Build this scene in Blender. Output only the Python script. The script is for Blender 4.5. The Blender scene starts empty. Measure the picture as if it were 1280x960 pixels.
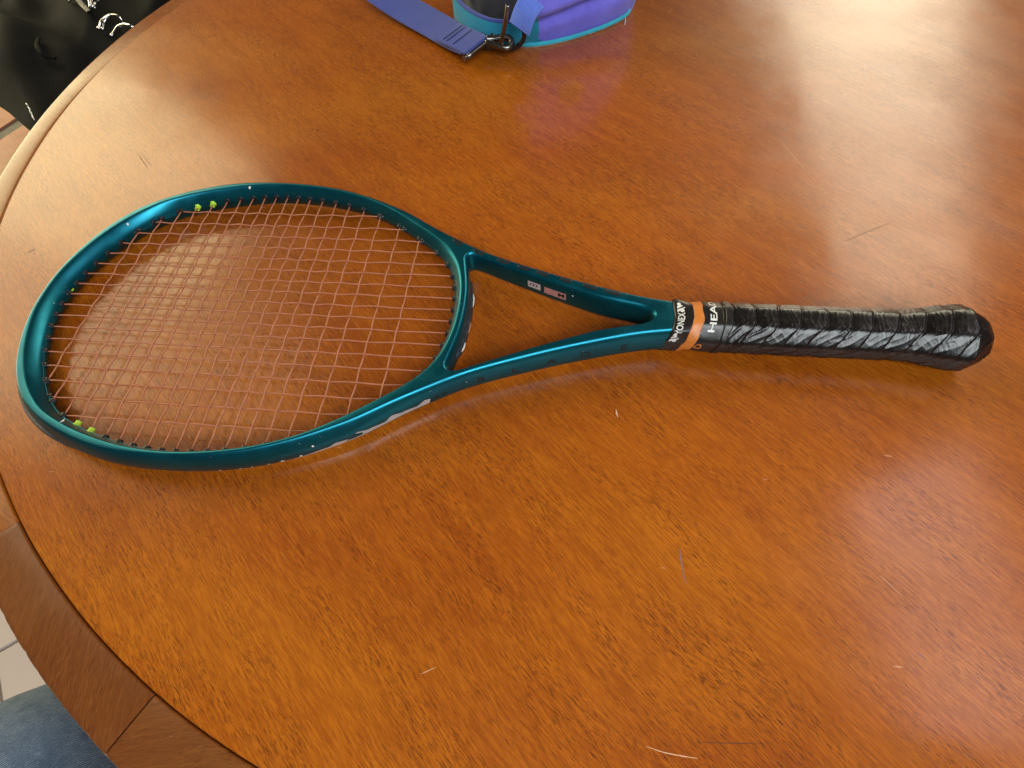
import bpy, bmesh, math, random
from mathutils import Vector, Matrix, noise, geometry
random.seed(7)
S = 0.001                                   # everything below is laid out in millimetres
scn = bpy.context.scene
col = scn.collection
rad = math.radians

# ------------------------------------------------------------------ camera, world, light, exposure
cam_d = bpy.data.cameras.new('camera'); cam = bpy.data.objects.new('camera', cam_d); col.objects.link(cam)
right = Vector((0.99437965, 0.09736886, -0.04157421)); down = Vector((0.0620561, -0.85417966, -0.5162617)); fwd = Vector((-0.08577966, 0.51078019, -0.85542121))
cam.matrix_world = Matrix(((right.x, -down.x, -fwd.x, -0.27757758), (right.y, -down.y, -fwd.y, -0.24438029), (right.z, -down.z, -fwd.z, 0.33322315), (0, 0, 0, 1)))
cam_d.sensor_width = 36; cam_d.lens = 698.11 / 1280 * 36
cam_d.clip_start = 0.01; cam_d.clip_end = 50
scn.camera = cam
world = bpy.data.worlds.new('World'); scn.world = world; world.use_nodes = True
bg = world.node_tree.nodes['Background']; bg.inputs[0].default_value = (1.0, 0.86, 0.72, 1); bg.inputs[1].default_value = 0.075
scn.view_settings.view_transform = 'Standard'; scn.view_settings.look = 'None'; scn.view_settings.exposure = 0.0; scn.view_settings.gamma = 1
CEN = Vector((-0.40, 0.12, 0))

def window_lamp(name, az0, az1, el0, el1, dist, radiance, colour):
    """an area lamp the size and place of a window seen from the table between two azimuths and elevations"""
    az = rad((az0 + az1) / 2); hw = dist * math.tan(rad((az1 - az0) / 2))
    z0 = dist * math.tan(rad(el0)); z1 = dist * math.tan(rad(el1))
    l = bpy.data.lights.new(name, 'AREA'); l.shape = 'RECTANGLE'; l.size = 2 * hw; l.size_y = z1 - z0
    l.color = colour; l.energy = radiance * math.pi * l.size * l.size_y
    o = bpy.data.objects.new(name, l); col.objects.link(o)
    o.location = CEN + Vector((math.cos(az) * dist, math.sin(az) * dist, (z0 + z1) / 2))
    d = Vector((-math.cos(az), -math.sin(az), 0)); o.rotation_euler = d.to_track_quat('-Z', 'Z').to_euler()
    return o
window_lamp('window_light', 122, 186, 1, 31, 4.2, 5.6, (1.0, 0.87, 0.50))
window_lamp('window_light', 122, 186, 32, 44.5, 4.2, 2.2, (1.0, 0.78, 0.52))
window_lamp('window_light', 50.5, 63.5, 3, 45, 4.0, 7.0, (1.0, 0.90, 0.66))
window_lamp('window_light', -8, 22, 43, 57, 1.6, 3.8, (1.0, 0.88, 0.92))
window_lamp('window_light', -94, -40, 31, 53, 1.7, 10.5, (0.92, 0.98, 1.0))

# ------------------------------------------------------------------ helpers
def tag(o, label=None, cat=None, group=None, kind=None):
    if label: o['label'] = label
    if cat: o['category'] = cat
    if group: o['group'] = group
    if kind: o['kind'] = kind
    return o
def empty(name, loc, label, cat, group=None):
    o = bpy.data.objects.new(name, None); col.objects.link(o); o.location = Vector(loc) * S
    o.empty_display_size = 0.02
    return tag(o, label, cat, group)
def mesh_obj(name, verts, faces, mat, parent=None, smooth=True, sharp=None, mm=True):
    me = bpy.data.meshes.new(name)
    me.from_pydata([Vector(v) * (S if mm else 1) for v in verts], [], faces); me.update()
    bm = bmesh.new(); bm.from_mesh(me); bmesh.ops.recalc_face_normals(bm, faces=bm.faces); bm.to_mesh(me); bm.free()
    if smooth: me.polygons.foreach_set('use_smooth', [True] * len(me.polygons))
    if smooth and sharp: me.set_sharp_from_angle(angle=rad(sharp))
    if mat: me.materials.append(mat)
    o = bpy.data.objects.new(name, me); col.objects.link(o)
    if parent: o.parent = parent
    return o
class MB:
    def __init__(s): s.v = []; s.f = []
    def add(s, v, f):
        n = len(s.v); s.v += [Vector(p) for p in v]; s.f += [tuple(i + n for i in q) for q in f]
    def build(s, name, mat, parent=None, **k): return mesh_obj(name, s.v, s.f, mat, parent, **k)
def grid_faces(n, m, wrap_m=False, wrap_n=False):
    f = []
    for i in range(n if wrap_n else n - 1):
        for j in range(m if wrap_m else m - 1):
            f.append((i * m + j, i * m + (j + 1) % m, ((i + 1) % n) * m + (j + 1) % m, ((i + 1) % n) * m + j))
    return f
def tube(path, r, seg=8, closed=False, caps=True, flat=None):
    """swept tube; r a number or a list; flat = (width scale, thickness scale, up vector)"""
    P = [Vector(p) for p in path]; n = len(P); V = []
    up = Vector(flat[2]) if flat else None; prev = None
    for i in range(n):
        a = P[(i - 1) % n] if (closed or i) else P[0]; b = P[(i + 1) % n] if (closed or i < n - 1) else P[-1]
        t = (b - a).normalized()
        if flat: x = t.cross(up).normalized(); y = x.cross(t)
        else:
            if prev is None: prev = Vector((0, 0, 1)) if abs(t.z) < .9 else Vector((1, 0, 0))
            x = (prev - t * prev.dot(t)).normalized(); prev = x; y = t.cross(x)
        ri = r[i] if isinstance(r, (list, tuple)) else r
        for k in range(seg):
            q = 2 * math.pi * k / seg; c, s_ = math.cos(q), math.sin(q)
            if flat: c *= flat[0]; s_ *= flat[1]
            V.append(P[i] + x * (ri * c) + y * (ri * s_))
    F = grid_faces(n, seg, True, closed)
    if caps and not closed: F += [tuple(range(seg))[::-1], tuple(range((n - 1) * seg, n * seg))]
    return V, F
def catmull(P, per=8, closed=False):
    P = [Vector(p) for p in P]; n = len(P); out = []
    rng = n if closed else n - 1
    for i in range(rng):
        p0 = P[(i - 1) % n] if (closed or i > 0) else P[0] * 2 - P[1]
        p1 = P[i]; p2 = P[(i + 1) % n]; p3 = P[(i + 2) % n] if (closed or i < n - 2) else P[-1] * 2 - P[-2]
        for k in range(per):
            t = k / per
            out.append(0.5 * ((2 * p1) + (p2 - p0) * t + (2 * p0 - 5 * p1 + 4 * p2 - p3) * t * t + (3 * p1 - p0 - 3 * p2 + p3) * t ** 3))
    if not closed: out.append(P[-1])
    return out
def resample(P, step, closed=True):
    Q = P + ([P[0]] if closed else []); L = [0]
    for a, b in zip(Q, Q[1:]): L.append(L[-1] + (b - a).length)
    n = max(4, round(L[-1] / step)); out = []; j = 0
    for k in range(n if closed else n + 1):
        s = L[-1] * k / n
        while j < len(L) - 2 and L[j + 1] < s: j += 1
        t = (s - L[j]) / max(1e-9, L[j + 1] - L[j]); out.append(Q[j].lerp(Q[j + 1], min(1, t)))
    return out
def gsmooth(P, sig, step, keep=None):
    w = int(3 * sig / step) + 1; ks = [math.exp(-.5 * (k * step / sig) ** 2) for k in range(-w, w + 1)]; tot = sum(ks); n = len(P); out = []
    for i in range(n):
        if keep and keep(P[i]): out.append(P[i]); continue
        a = Vector((0, 0, 0))
        for k in range(-w, w + 1): a += P[(i + k) % n] * ks[k + w]
        out.append(a / tot)
    return out
def sm(a, b, x):
    t = max(0, min(1, (x - a) / (b - a))); return t * t * (3 - 2 * t)
def lerp(a, b, t): return a + (b - a) * t

# ------------------------------------------------------------------ materials
def newmat(name):
    m = bpy.data.materials.new(name); m.use_nodes = True; nt = m.node_tree
    return m, nt, nt.nodes['Principled BSDF']
def N(nt, typ, **k):
    n = nt.nodes.new(typ)
    for a, b in k.items():
        if a.startswith('i_'):
            n.inputs[int(a[2:]) if a[2:].isdigit() else a[2:]].default_value = b
        else: setattr(n, a, b)
    return n
def L(nt, a, b): nt.links.new(a, b)
def mathn(nt, op, a, b=None, clamp=False):
    n = nt.nodes.new('ShaderNodeMath'); n.operation = op; n.use_clamp = clamp
    for i, v in enumerate((a, b)):
        if v is None: continue
        if hasattr(v, 'links'): L(nt, v, n.inputs[i])
        else: n.inputs[i].default_value = v
    return n.outputs[0]
def mixc(nt, fac, a, b, mode='MIX'):
    n = nt.nodes.new('ShaderNodeMix'); n.data_type = 'RGBA'; n.blend_type = mode
    for i, v in ((0, fac), (6, a), (7, b)):
        if hasattr(v, 'links'): L(nt, v, n.inputs[i])
        elif i == 0: n.inputs[0].default_value = v
        else: n.inputs[i].default_value = (*v, 1)
    return n.outputs[2]
def ramp(nt, src, a, b, lo=0., hi=1.):
    n = nt.nodes.new('ShaderNodeMapRange'); n.inputs[1].default_value = a; n.inputs[2].default_value = b; n.inputs[3].default_value = lo; n.inputs[4].default_value = hi
    L(nt, src, n.inputs[0]); return n.outputs[0]
def nz(nt, vec, scale, detail=3, rough=.5, dist=0.):
    n = N(nt, 'ShaderNodeTexNoise'); n.inputs['Scale'].default_value = scale; n.inputs['Detail'].default_value = detail; n.inputs['Roughness'].default_value = rough; n.inputs['Distortion'].default_value = dist
    L(nt, vec, n.inputs['Vector']); return n.outputs[0]
def mapping(nt, vec, rot=(0, 0, 0), scale=(1, 1, 1), loc=(0, 0, 0)):
    n = N(nt, 'ShaderNodeMapping'); n.inputs['Rotation'].default_value = rot; n.inputs['Scale'].default_value = scale; n.inputs['Location'].default_value = loc
    L(nt, vec, n.inputs['Vector']); return n.outputs[0]
def bump(nt, bs, h, strength, dist):
    n = N(nt, 'ShaderNodeBump'); n.inputs['Strength'].default_value = strength; n.inputs['Distance'].default_value = dist
    L(nt, h, n.inputs['Height']); L(nt, n.outputs[0], bs.inputs['Normal']); return n

def wood(name, base, dark, light, pore, angle, rough=.27, pore_amt=.8, wear=False, spec=.5, centre=(0, 0), dist=None, coat=0.):
    m, nt, bs = newmat(name)
    tc = N(nt, 'ShaderNodeTexCoord').outputs['Object']
    wob = N(nt, 'ShaderNodeTexNoise'); wob.inputs['Scale'].default_value = 5; wob.inputs['Detail'].default_value = 2; L(nt, tc, wob.inputs['Vector'])
    v = N(nt, 'ShaderNodeVectorMath', operation='SUBTRACT'); L(nt, wob.outputs[1], v.inputs[0]); v.inputs[1].default_value = (.5, .5, .5)
    v2 = N(nt, 'ShaderNodeVectorMath', operation='SCALE'); L(nt, v.outputs[0], v2.inputs[0]); v2.inputs['Scale'].default_value = .022
    v3 = N(nt, 'ShaderNodeVectorMath', operation='ADD'); L(nt, tc, v3.inputs[0]); L(nt, v2.outputs[0], v3.inputs[1])
    g = mapping(nt, v3.outputs[0], rot=(0, 0, -rad(angle)))
    blot = nz(nt, tc, 7, 3, .55)
    streak = nz(nt, mapping(nt, g, scale=(9, 95, 1)), 1, 4, .6)
    fine = nz(nt, mapping(nt, g, scale=(75, 900, 1)), 1, 3, .6)
    pores = nz(nt, mapping(nt, g, scale=(190, 2300, 1), loc=(3, 7, 0)), 1, 2, .5)
    pores2 = nz(nt, mapping(nt, g, scale=(150, 1600, 1), loc=(13, 2, 0)), 1, 2, .55)
    pmask = ramp(nt, nz(nt, mapping(nt, g, scale=(10, 40, 1)), 1, 3, .6), .36, .62, .25, 1)
    c = mixc(nt, ramp(nt, blot, .32, .68), base, dark)
    c = mixc(nt, ramp(nt, nz(nt, mapping(nt, tc, rot=(0, 0, -rad(angle)), scale=(3.4, 8, 1), loc=(4, 1, 0)), 1, 3, .55), .45, .66, 0, .6), c, tuple(x * y for x, y in zip(light, (1.0, 1.17, 1.1))))
    c = mixc(nt, ramp(nt, streak, .4, .72, 0, .4), c, light)
    c = mixc(nt, ramp(nt, streak, .5, .28, 0, .35), c, dark)
    c = mixc(nt, ramp(nt, fine, .42, .64, 0, .55), c, dark)
    c = mixc(nt, ramp(nt, fine, .5, .3, 0, .5), c, light)
    pf = mathn(nt, 'MULTIPLY', ramp(nt, pores, .575, .61), pmask)
    pf2 = mathn(nt, 'MULTIPLY', ramp(nt, pores2, .60, .635), pmask)
    pf = mathn(nt, 'MAXIMUM', pf, mathn(nt, 'MULTIPLY', pf2, .85))
    pf = mathn(nt, 'MULTIPLY', pf, pore_amt)
    c = mixc(nt, pf, c, pore)
    # dust specks and short scuffs on the lacquer
    vo = N(nt, 'ShaderNodeTexVoronoi'); vo.inputs['Scale'].default_value = 110; L(nt, mapping(nt, tc, rot=(0, 0, .7), scale=(1, 1.25, 1)), vo.inputs['Vector'])
    sp = ramp(nt, vo.outputs['Distance'], .022, .012)
    pick = ramp(nt, N(nt, 'ShaderNodeSeparateColor').outputs[0], 0, 1)
    sc = [n for n in nt.nodes if n.bl_idname == 'ShaderNodeSeparateColor'][0]; L(nt, vo.outputs['Color'], sc.inputs[0])
    sp = mathn(nt, 'MULTIPLY', sp, ramp(nt, sc.outputs[0], .55, .75))
    c = mixc(nt, mathn(nt, 'MULTIPLY', sp, .75), c, (.85, .62, .42))
    vo2 = N(nt, 'ShaderNodeTexVoronoi'); vo2.inputs['Scale'].default_value = 1; L(nt, mapping(nt, v3.outputs[0], rot=(0, 0, 1.1), scale=(22, 130, 1)), vo2.inputs['Vector'])
    sc2 = N(nt, 'ShaderNodeSeparateColor'); L(nt, vo2.outputs['Color'], sc2.inputs[0])
    scf = mathn(nt, 'MULTIPLY', ramp(nt, vo2.outputs['Distance'], .07, .03), ramp(nt, sc2.outputs[0], .86, .9))
    c = mixc(nt, mathn(nt, 'MULTIPLY', scf, .4), c, (.8, .5, .3))
    sm_ = nz(nt, tc, 13, 4, .6)
    r = ramp(nt, sm_, .3, .7, rough - .04, rough + .10)
    if wear:
        sx = N(nt, 'ShaderNodeSeparateXYZ'); L(nt, tc, sx.inputs[0])
        dx = mathn(nt, 'SUBTRACT', sx.outputs[0], centre[0]); dy = mathn(nt, 'SUBTRACT', sx.outputs[1], centre[1])
        rr = mathn(nt, 'SQRT', mathn(nt, 'ADD', mathn(nt, 'MULTIPLY', dx, dx), mathn(nt, 'MULTIPLY', dy, dy)))
        nn = nz(nt, tc, 60, 5, .65)
        edge = mathn(nt, 'ADD', ramp(nt, rr, dist - .011, dist + .001), mathn(nt, 'MULTIPLY', mathn(nt, 'SUBTRACT', nn, .5), 1.3))
        patch = ramp(nt, nz(nt, tc, 9, 2, .5), .38, .5)
        wf = mathn(nt, 'MULTIPLY', ramp(nt, edge, .86, 1.05), patch, True)
        c = mixc(nt, mathn(nt, 'MULTIPLY', wf, .8), c, (.62, .54, .46))
    L(nt, c, bs.inputs['Base Color']); L(nt, r, bs.inputs['Roughness'])
    bs.inputs['Specular IOR Level'].default_value = spec
    bs.inputs['Coat Weight'].default_value = coat; L(nt, r, bs.inputs['Coat Roughness'])
    if coat:
        nt.links.remove(bs.inputs['Roughness'].links[0]); bs.inputs['Roughness'].default_value = .42
    h = mathn(nt, 'ADD', mathn(nt, 'MULTIPLY', pf, -1.0), mathn(nt, 'MULTIPLY', nz(nt, mapping(nt, g, scale=(150, 420, 1)), 1, 2, .5), .4))
    bump(nt, bs, h, .13, .0004)
    if coat:
        b2 = N(nt, 'ShaderNodeBump'); b2.inputs['Strength'].default_value = .05; b2.inputs['Distance'].default_value = .0004; L(nt, h, b2.inputs['Height']); L(nt, b2.outputs[0], bs.inputs['Coat Normal'])
    return m
GR = -44
M = {}
M['top'] = wood('varnished_veneer', (.40, .098, .0042), (.27, .056, .003), (.49, .136, .007), (.05, .012, .003), GR, rough=.13, pore_amt=.70, coat=.7, spec=.14)
RINGC = (0, 0)
M['rim'] = [wood('rim_wood_' + w, (.19, .060, .013), (.15, .044, .010), (.23, .076, .018), (.07, .018, .006), a, rough=.23, pore_amt=.6, wear=True, centre=RINGC, dist=.620) for w, a in (('long', 100), ('short', 12))]
M['rim_light'] = wood('rim_wood_pale', (.30, .082, .009), (.23, .058, .007), (.36, .11, .013), (.08, .02, .006), -30, rough=.19, pore_amt=.5, wear=True, centre=(0, 0), dist=.620)
def plain(name, colour, rough=.5, metal=0., var=.12, vscale=200, bumps=0., bscale=900, coat=0., spec=.5, sheen=0.):
    m, nt, bs = newmat(name)
    tc = N(nt, 'ShaderNodeTexCoord').outputs['Object']
    f = nz(nt, tc, vscale, 4, .6)
    c = mixc(nt, ramp(nt, f, .3, .7), tuple(x * (1 - var) for x in colour), tuple(min(1, x * (1 + var)) for x in colour))
    L(nt, c, bs.inputs['Base Color'])
    L(nt, ramp(nt, nz(nt, tc, vscale * .6, 3), .3, .7, rough * .85, min(1, rough * 1.15)), bs.inputs['Roughness'])
    bs.inputs['Metallic'].default_value = metal; bs.inputs['Coat Weight'].default_value = coat; bs.inputs['Coat Roughness'].default_value = .12
    bs.inputs['Specular IOR Level'].default_value = spec; bs.inputs['Sheen Weight'].default_value = sheen
    if bumps: bump(nt, bs, nz(nt, tc, bscale, 3), bumps, .0003)
    return m
def paint():
    m, nt, bs = newmat('teal_pearl_paint')
    tc = N(nt, 'ShaderNodeTexCoord').outputs['Object']
    f = nz(nt, tc, 30, 3); fl = nz(nt, tc, 3500, 1)
    c = mixc(nt, ramp(nt, f, .35, .65), (.003, .118, .175), (.004, .138, .195))
    c = mixc(nt, ramp(nt, fl, .55, .75, 0, .2), c, (.03, .32, .38))
    # tiny chips and rubs
    ch = nz(nt, tc, 420, 2, .5); chm = nz(nt, tc, 26, 2, .5)
    cf = mathn(nt, 'MULTIPLY', ramp(nt, ch, .745, .765), ramp(nt, chm, .52, .6))
    c = mixc(nt, cf, c, (.75, .75, .72))
    L(nt, c, bs.inputs['Base Color'])
    L(nt, ramp(nt, nz(nt, tc, 90, 4), .3, .7, .28, .39), bs.inputs['Roughness'])
    bs.inputs['Metallic'].default_value = .86
    bs.inputs['Coat Weight'].default_value = .04; bs.inputs['Coat Roughness'].default_value = .2
    return m
M['paint'] = paint()
M['string'] = plain('copper_string', (.42, .150, .08), .38, var=.15, vscale=120, spec=.5)
M['black'] = plain('black_plastic', (.012, .013, .018), .42)
M['bumper'] = plain('scuffed_black_plastic', (.030, .032, .040), .45, var=.5, vscale=240, bumps=.6, bscale=500)
M['strip'] = plain('dark_blue_plastic', (.012, .035, .055), .4, var=.6, vscale=300, bumps=.6, bscale=500)
M['green'] = plain('lime_plastic', (.50, .80, .06), .4)
M['silver'] = plain('silver_print', (.62, .64, .66), .35, metal=.5)
M['white'] = plain('white_print', (.74, .74, .70), .5)
M['pink'] = plain('faded_pink_sticker', (.42, .19, .17), .5)
M['ink'] = plain('dark_print', (.003, .008, .012), .5)
M['tape'] = plain('black_vinyl_tape', (.014, .012, .012), .3, bumps=.2, bscale=500)
M['orange'] = plain('orange_tape', (.60, .19, .035), .42, bumps=.2, bscale=500)
M['steel'] = plain('gunmetal', (.18, .17, .16), .28, metal=1)
M['chrome'] = plain('bright_steel', (.85, .85, .86), .15, metal=1)
def grip():
    m, nt, bs = newmat('black_overgrip')
    tc = N(nt, 'ShaderNodeTexCoord').outputs['Object']
    c = mixc(nt, ramp(nt, nz(nt, tc, 90, 4, .6), .35, .7), (.004, .003, .003), (.009, .0075, .0075))
    wr = nz(nt, mapping(nt, tc, rot=(0, 0, .9), scale=(900, 90, 300)), 1, 3, .6)
    c = mixc(nt, ramp(nt, nz(nt, tc, 700, 2), .70, .76, 0, .5), c, (.25, .24, .23))
    L(nt, c, bs.inputs['Base Color'])
    L(nt, ramp(nt, nz(nt, tc, 260, 4), .3, .7, .20, .32), bs.inputs['Roughness'])
    bs.inputs['Specular IOR Level'].default_value = .5
    h = mathn(nt, 'ADD', mathn(nt, 'MULTIPLY', wr, 1.), mathn(nt, 'MULTIPLY', nz(nt, tc, 420, 3), .35))
    bump(nt, bs, h, .25, .0004)
    return m
M['grip'] = grip()
def fabric(name, c0, c1, rough=.85, scale=1000, var=30, diag=None, strength=.5):
    m, nt, bs = newmat(name)
    tc = N(nt, 'ShaderNodeTexCoord').outputs['Object']
    big = nz(nt, tc, var, 4, .6); wv = nz(nt, tc, scale, 2, .6)
    c = mixc(nt, ramp(nt, big, .3, .7), c0, c1)
    if diag:
        w = N(nt, 'ShaderNodeTexWave'); w.inputs['Scale'].default_value = diag; w.inputs['Distortion'].default_value = 3; w.inputs['Detail'].default_value = 2; w.inputs['Detail Scale'].default_value = 3
        L(nt, mapping(nt, tc, rot=(.3, 0, .55)), w.inputs['Vector'])
        c = mixc(nt, mathn(nt, 'MULTIPLY', ramp(nt, w.outputs[1], .4, .85, 0, .75), ramp(nt, nz(nt, tc, 120, 3, .6), .35, .65, .3, 1)), c, (.34, .45, .62)); hh = w.outputs[1]
    else: hh = wv
    c = mixc(nt, ramp(nt, wv, .35, .7, 0, .35), c, tuple(x * .55 for x in c0))
    L(nt, c, bs.inputs['Base Color']); bs.inputs['Roughness'].default_value = rough; bs.inputs['Specular IOR Level'].default_value = .08 if name.startswith('black') else .25; bs.inputs['Sheen Weight'].default_value = 0 if name.startswith('black') else .2
    bump(nt, bs, hh, strength, .0005)
    return m
M['purple'] = fabric('violet_nylon', (.14, .125, .60), (.19, .17, .72))
M['navy'] = fabric('dusk_blue_webbing', (.055, .075, .30), (.065, .09, .34), scale=2200)
M['teal'] = fabric('teal_nylon', (.01, .17, .28), (.015, .24, .36))
M['cyan'] = fabric('cyan_piping', (.03, .34, .46), (.04, .42, .54))
M['blueband'] = fabric('bright_blue_webbing', (.12, .20, .70), (.14, .24, .75))
M['dark_cloth'] = fabric('black_cloth', (.0025, .0025, .003), (.005, .005, .006), rough=.8)
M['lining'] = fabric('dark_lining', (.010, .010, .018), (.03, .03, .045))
M['denim'] = fabric('blue_denim', (.022, .040, .10), (.12, .21, .36), rough=.9, diag=190, var=16, strength=.8)
M['yellow'] = fabric('yellow_patch', (.75, .55, .03), (.8, .6, .04))
M['cream'] = plain('cream_tile', (.62, .53, .50), .35, var=.06, vscale=6)
M['terracotta'] = wood('terracotta_floor', (.42, .16, .085), (.30, .11, .06), (.50, .22, .12), (.2, .08, .05), 67, rough=.5, pore_amt=.3)
M['grout'] = plain('grey_grout', (.17, .155, .13), .8, var=.2, vscale=20)
M['palegrout'] = plain('pale_grout', (.33, .28, .23), .8, var=.1, vscale=40)
M['leg_wood'] = wood('dark_leg_wood', (.2, .055, .012), (.12, .03, .008), (.26, .08, .02), (.06, .02, .008), 90, rough=.4)

# ------------------------------------------------------------------ floor
FZ = -750
def slab(name, cx, cy, w, d, z, ang, mat, parent, t=6, share={}):
    key = (w, d, t, mat.name)
    if key in share:
        o = share[key].copy(); col.objects.link(o)
    else:
        b = 1.5; V = []; 
        for (zz, i) in ((-t, 0), (-b, 0), (0, b)):
            V += [(-w / 2 + i, -d / 2 + i, zz), (w / 2 - i, -d / 2 + i, zz), (w / 2 - i, d / 2 - i, zz), (-w / 2 + i, d / 2 - i, zz)]
        F = grid_faces(3, 4, True) + [(8, 9, 10, 11)]
        o = mesh_obj(name, V, F, mat, smooth=False); share[key] = o
    o.parent = parent; o.location = Vector((cx, cy, z)) * S; o.rotation_euler = (0, 0, ang)
    return o
floor = mesh_obj('floor', [(-6000, -4000, FZ), (4000, -4000, FZ), (4000, 6000, FZ), (-6000, 6000, FZ)], [(0, 1, 2, 3)], M['grout'], smooth=False)
tag(floor, 'tiled floor below the round table', None, None, 'structure')
A = rad(67); e1 = Vector((math.cos(A), math.sin(A), 0)); e2 = Vector((-math.sin(A), math.cos(A), 0)); o0 = Vector((-2171, 1268, 0))
for i in range(-2, 3):
    for j in range(-3, 4):
        if j >= 0: c = o0 + e2 * (180 + 405 * j)
        else: c = o0 - e2 * (178 + 27 + 24 + 405 * (-j - 1))
        c = c + e1 * (i * 610)
        if c.y < 420: continue
        slab('terracotta_tile', c.x, c.y, 604, 352, FZ + 7, A, M['terracotta'], floor)
cb = mesh_obj('tile_bed', [(-2200, -1600, FZ + 3), (900, -1600, FZ + 3), (900, 330, FZ + 3), (-2200, 330, FZ + 3)], [(0, 1, 2, 3)], M['palegrout'], floor, smooth=False)
B = rad(39)
f1 = Vector((math.cos(B), math.sin(B), 0)); f2 = Vector((-f1.y, f1.x, 0)); p0 = Vector((-1262, -236, 0))
for i in range(-3, 4):
    for j in range(-3, 3):
        c = p0 + f1 * (226 + 453 * i) + f2 * (226 + 453 * j)
        if not (-2000 < c.x < 500 and -1300 < c.y < 300): continue
        slab('cream_tile', c.x, c.y, 448, 448, FZ + 9, B, M['cream'], floor)

# ------------------------------------------------------------------ round table
TC = Vector((-216, 270, 0)); TR = 620.0; IC = Vector((-238, 268, 0)); IR = 575.0
table = empty('round_table', (TC.x, TC.y, FZ + 9), 'round varnished orange brown wooden table with a darker edging ring', 'table')
TZ = FZ + 9
def tl(p): return (p[0] - TC.x, p[1] - TC.y, p[2] - TZ)
V = []; n = 256
prof = [(-2.2, -26), (-.7, -26), (-.7, -1.0), (-1.1, -.35), (-1.9, 0)]
for dr, z in prof:
    for k in range(n):
        a = 2 * math.pi * k / n; gp = lerp(1, .15, sm(-.15, .2, math.sin(a))); w = 1 + .0009 * noise.noise(Vector((math.cos(a) * 9, math.sin(a) * 9, 0)))
        V.append(tl((IC.x + (IR + dr * gp) * w * math.cos(a), IC.y + (IR + dr * gp) * w * math.sin(a), z * (gp if z > -2 else 1))))
F = grid_faces(len(prof), n, True) + [tuple(range((len(prof) - 1) * n, len(prof) * n)), tuple(range(n))[::-1]]
tt = mesh_obj('tabletop', V, F, M['top'], table, smooth=False)
tt.data.materials[0] = M['top']
# object coordinates of every table part start at the table's centre
seams = [242.9, 332.9, 422.9, 512.9, 587.9, 602.9]
for q in range(5):
    a0, a1 = rad(seams[q] + (.012 if q == 4 else .055)), rad(seams[q + 1] - (.012 if q == 3 else .055)); m_ = 72; V = []
    secs = ['i'] + [(-.0, -28), (-5, -32), (-1.5, -28), (0, -22), (0, -6), (-.8, -3), (-2.6, -1.0), (-6, -.05), (-9, 0)]
    rows = []
    for k in range(m_ + 1):
        a = lerp(a0, a1, k / m_); d = Vector((math.cos(a), math.sin(a), 0))
        # where the ray from the table's centre meets the veneer disc
        oc = TC - IC; b_ = oc.dot(d); c_ = oc.dot(oc) - IR * IR; ti = -b_ + math.sqrt(b_ * b_ - c_)
        w = 1 + .0009 * noise.noise(Vector(((TC + d * ti - IC).x / IR * 9, (TC + d * ti - IC).y / IR * 9, 0)))
        ti = ti * w
        chip = .6 * max(0, noise.noise(Vector((a * 60, 0, 3)))) + .8 * max(0, noise.noise(Vector((a * 170, 0, 5))))
        e = 0.0 if 0 < k < m_ else (.15 if (q == 3 and k) or (q == 4 and not k) else .6)
        g_ = lerp(1, .15, sm(-.15, .2, math.sin(a)))
        row = [(ti + 1.2, -27), (ti + .1, -27), (ti + .1, -1.2 * g_ - e), (ti + .1 + .45 * g_, -.5 * g_ - e), (ti + .1 + 1.3 * g_, -.1 - e)]
        row += [(TR - 4.5, -.1 - e), (TR - 3 - chip * .4, -.35 - e), (TR - 1.5 - chip * .7, -1.2 - e), (TR - .5 - chip * .6, -2.8), (TR - chip * .2, -6), (TR, -22), (TR - 1.5, -28), (TR - 6, -32), (TR - 30, -32)]
        rows.append(row)
        V += [tl((TC + d * r_) + Vector((0, 0, z))) for r_, z in row]
    c_n = len(rows[0]); F = grid_faces(m_ + 1, c_n, True) + [tuple(range(c_n)), tuple(range(m_ * c_n, (m_ + 1) * c_n))[::-1]]
    rp = mesh_obj('rim_piece', V, F, M['rim'][0 if q in (1, 3) else 1], table, sharp=35)
    rp.data.materials[0] = M['rim'][0] if q == 4 else M['rim_light'] if q == 3 else M['rim'][1]
# apron, pedestal
def lathe(profile, seg=48, cx=0, cy=0):
    V = []
    for r_, z in profile:
        for k in range(seg):
            a = 2 * math.pi * k / seg; V.append((cx + r_ * math.cos(a), cy + r_ * math.sin(a), z))
    return V, grid_faces(len(profile), seg, True)
b = MB(); b.add(*lathe([(500, 651), (505, 712), (530, 713), (530, 648), (500, 648), (500, 651)], 96)); b.build('apron', M['leg_wood'], table, sharp=30)
b = MB(); b.add(*lathe([(0, 6), (230, 6), (230, 30), (120, 60), (70, 110), (60, 300), (85, 420), (70, 560), (120, 640), (200, 708), (0, 708)], 48)); b.build('pedestal', M['leg_wood'], table, sharp=40)
# scratches with a shape of their own, thin abraded lines in the lacquer
def scratch(pts, w, mat):
    P = catmull(pts, 6); V = []
    for i, p in enumerate(P):
        a = P[max(0, i - 1)]; c = P[min(len(P) - 1, i + 1)]; t = (c - a).normalized(); nn = Vector((-t.y, t.x, 0))
        ww = w * (.25 + .75 * math.sin(math.pi * (i + .3) / (len(P) - .4))) * (.7 + .6 * random.random())
        V += [tl(p + nn * ww / 2 + Vector((0, 0, .05))), tl(p - nn * ww / 2 + Vector((0, 0, .05)))]
    return mesh_obj('scratch', V, grid_faces(len(P), 2), mat, table, smooth=False)
M['scuff'] = plain('pale_scuff', (.72, .42, .24), .6); M['darkscuff'] = plain('dark_scuff', (.06, .02, .01), .6); M['bluescuff'] = plain('bluish_mark', (.22, .13, .14), .6)
SCR = [([(0, 0), (1, 0)], 0, '')]
CAM = cam.matrix_world.translation * 1000
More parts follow.
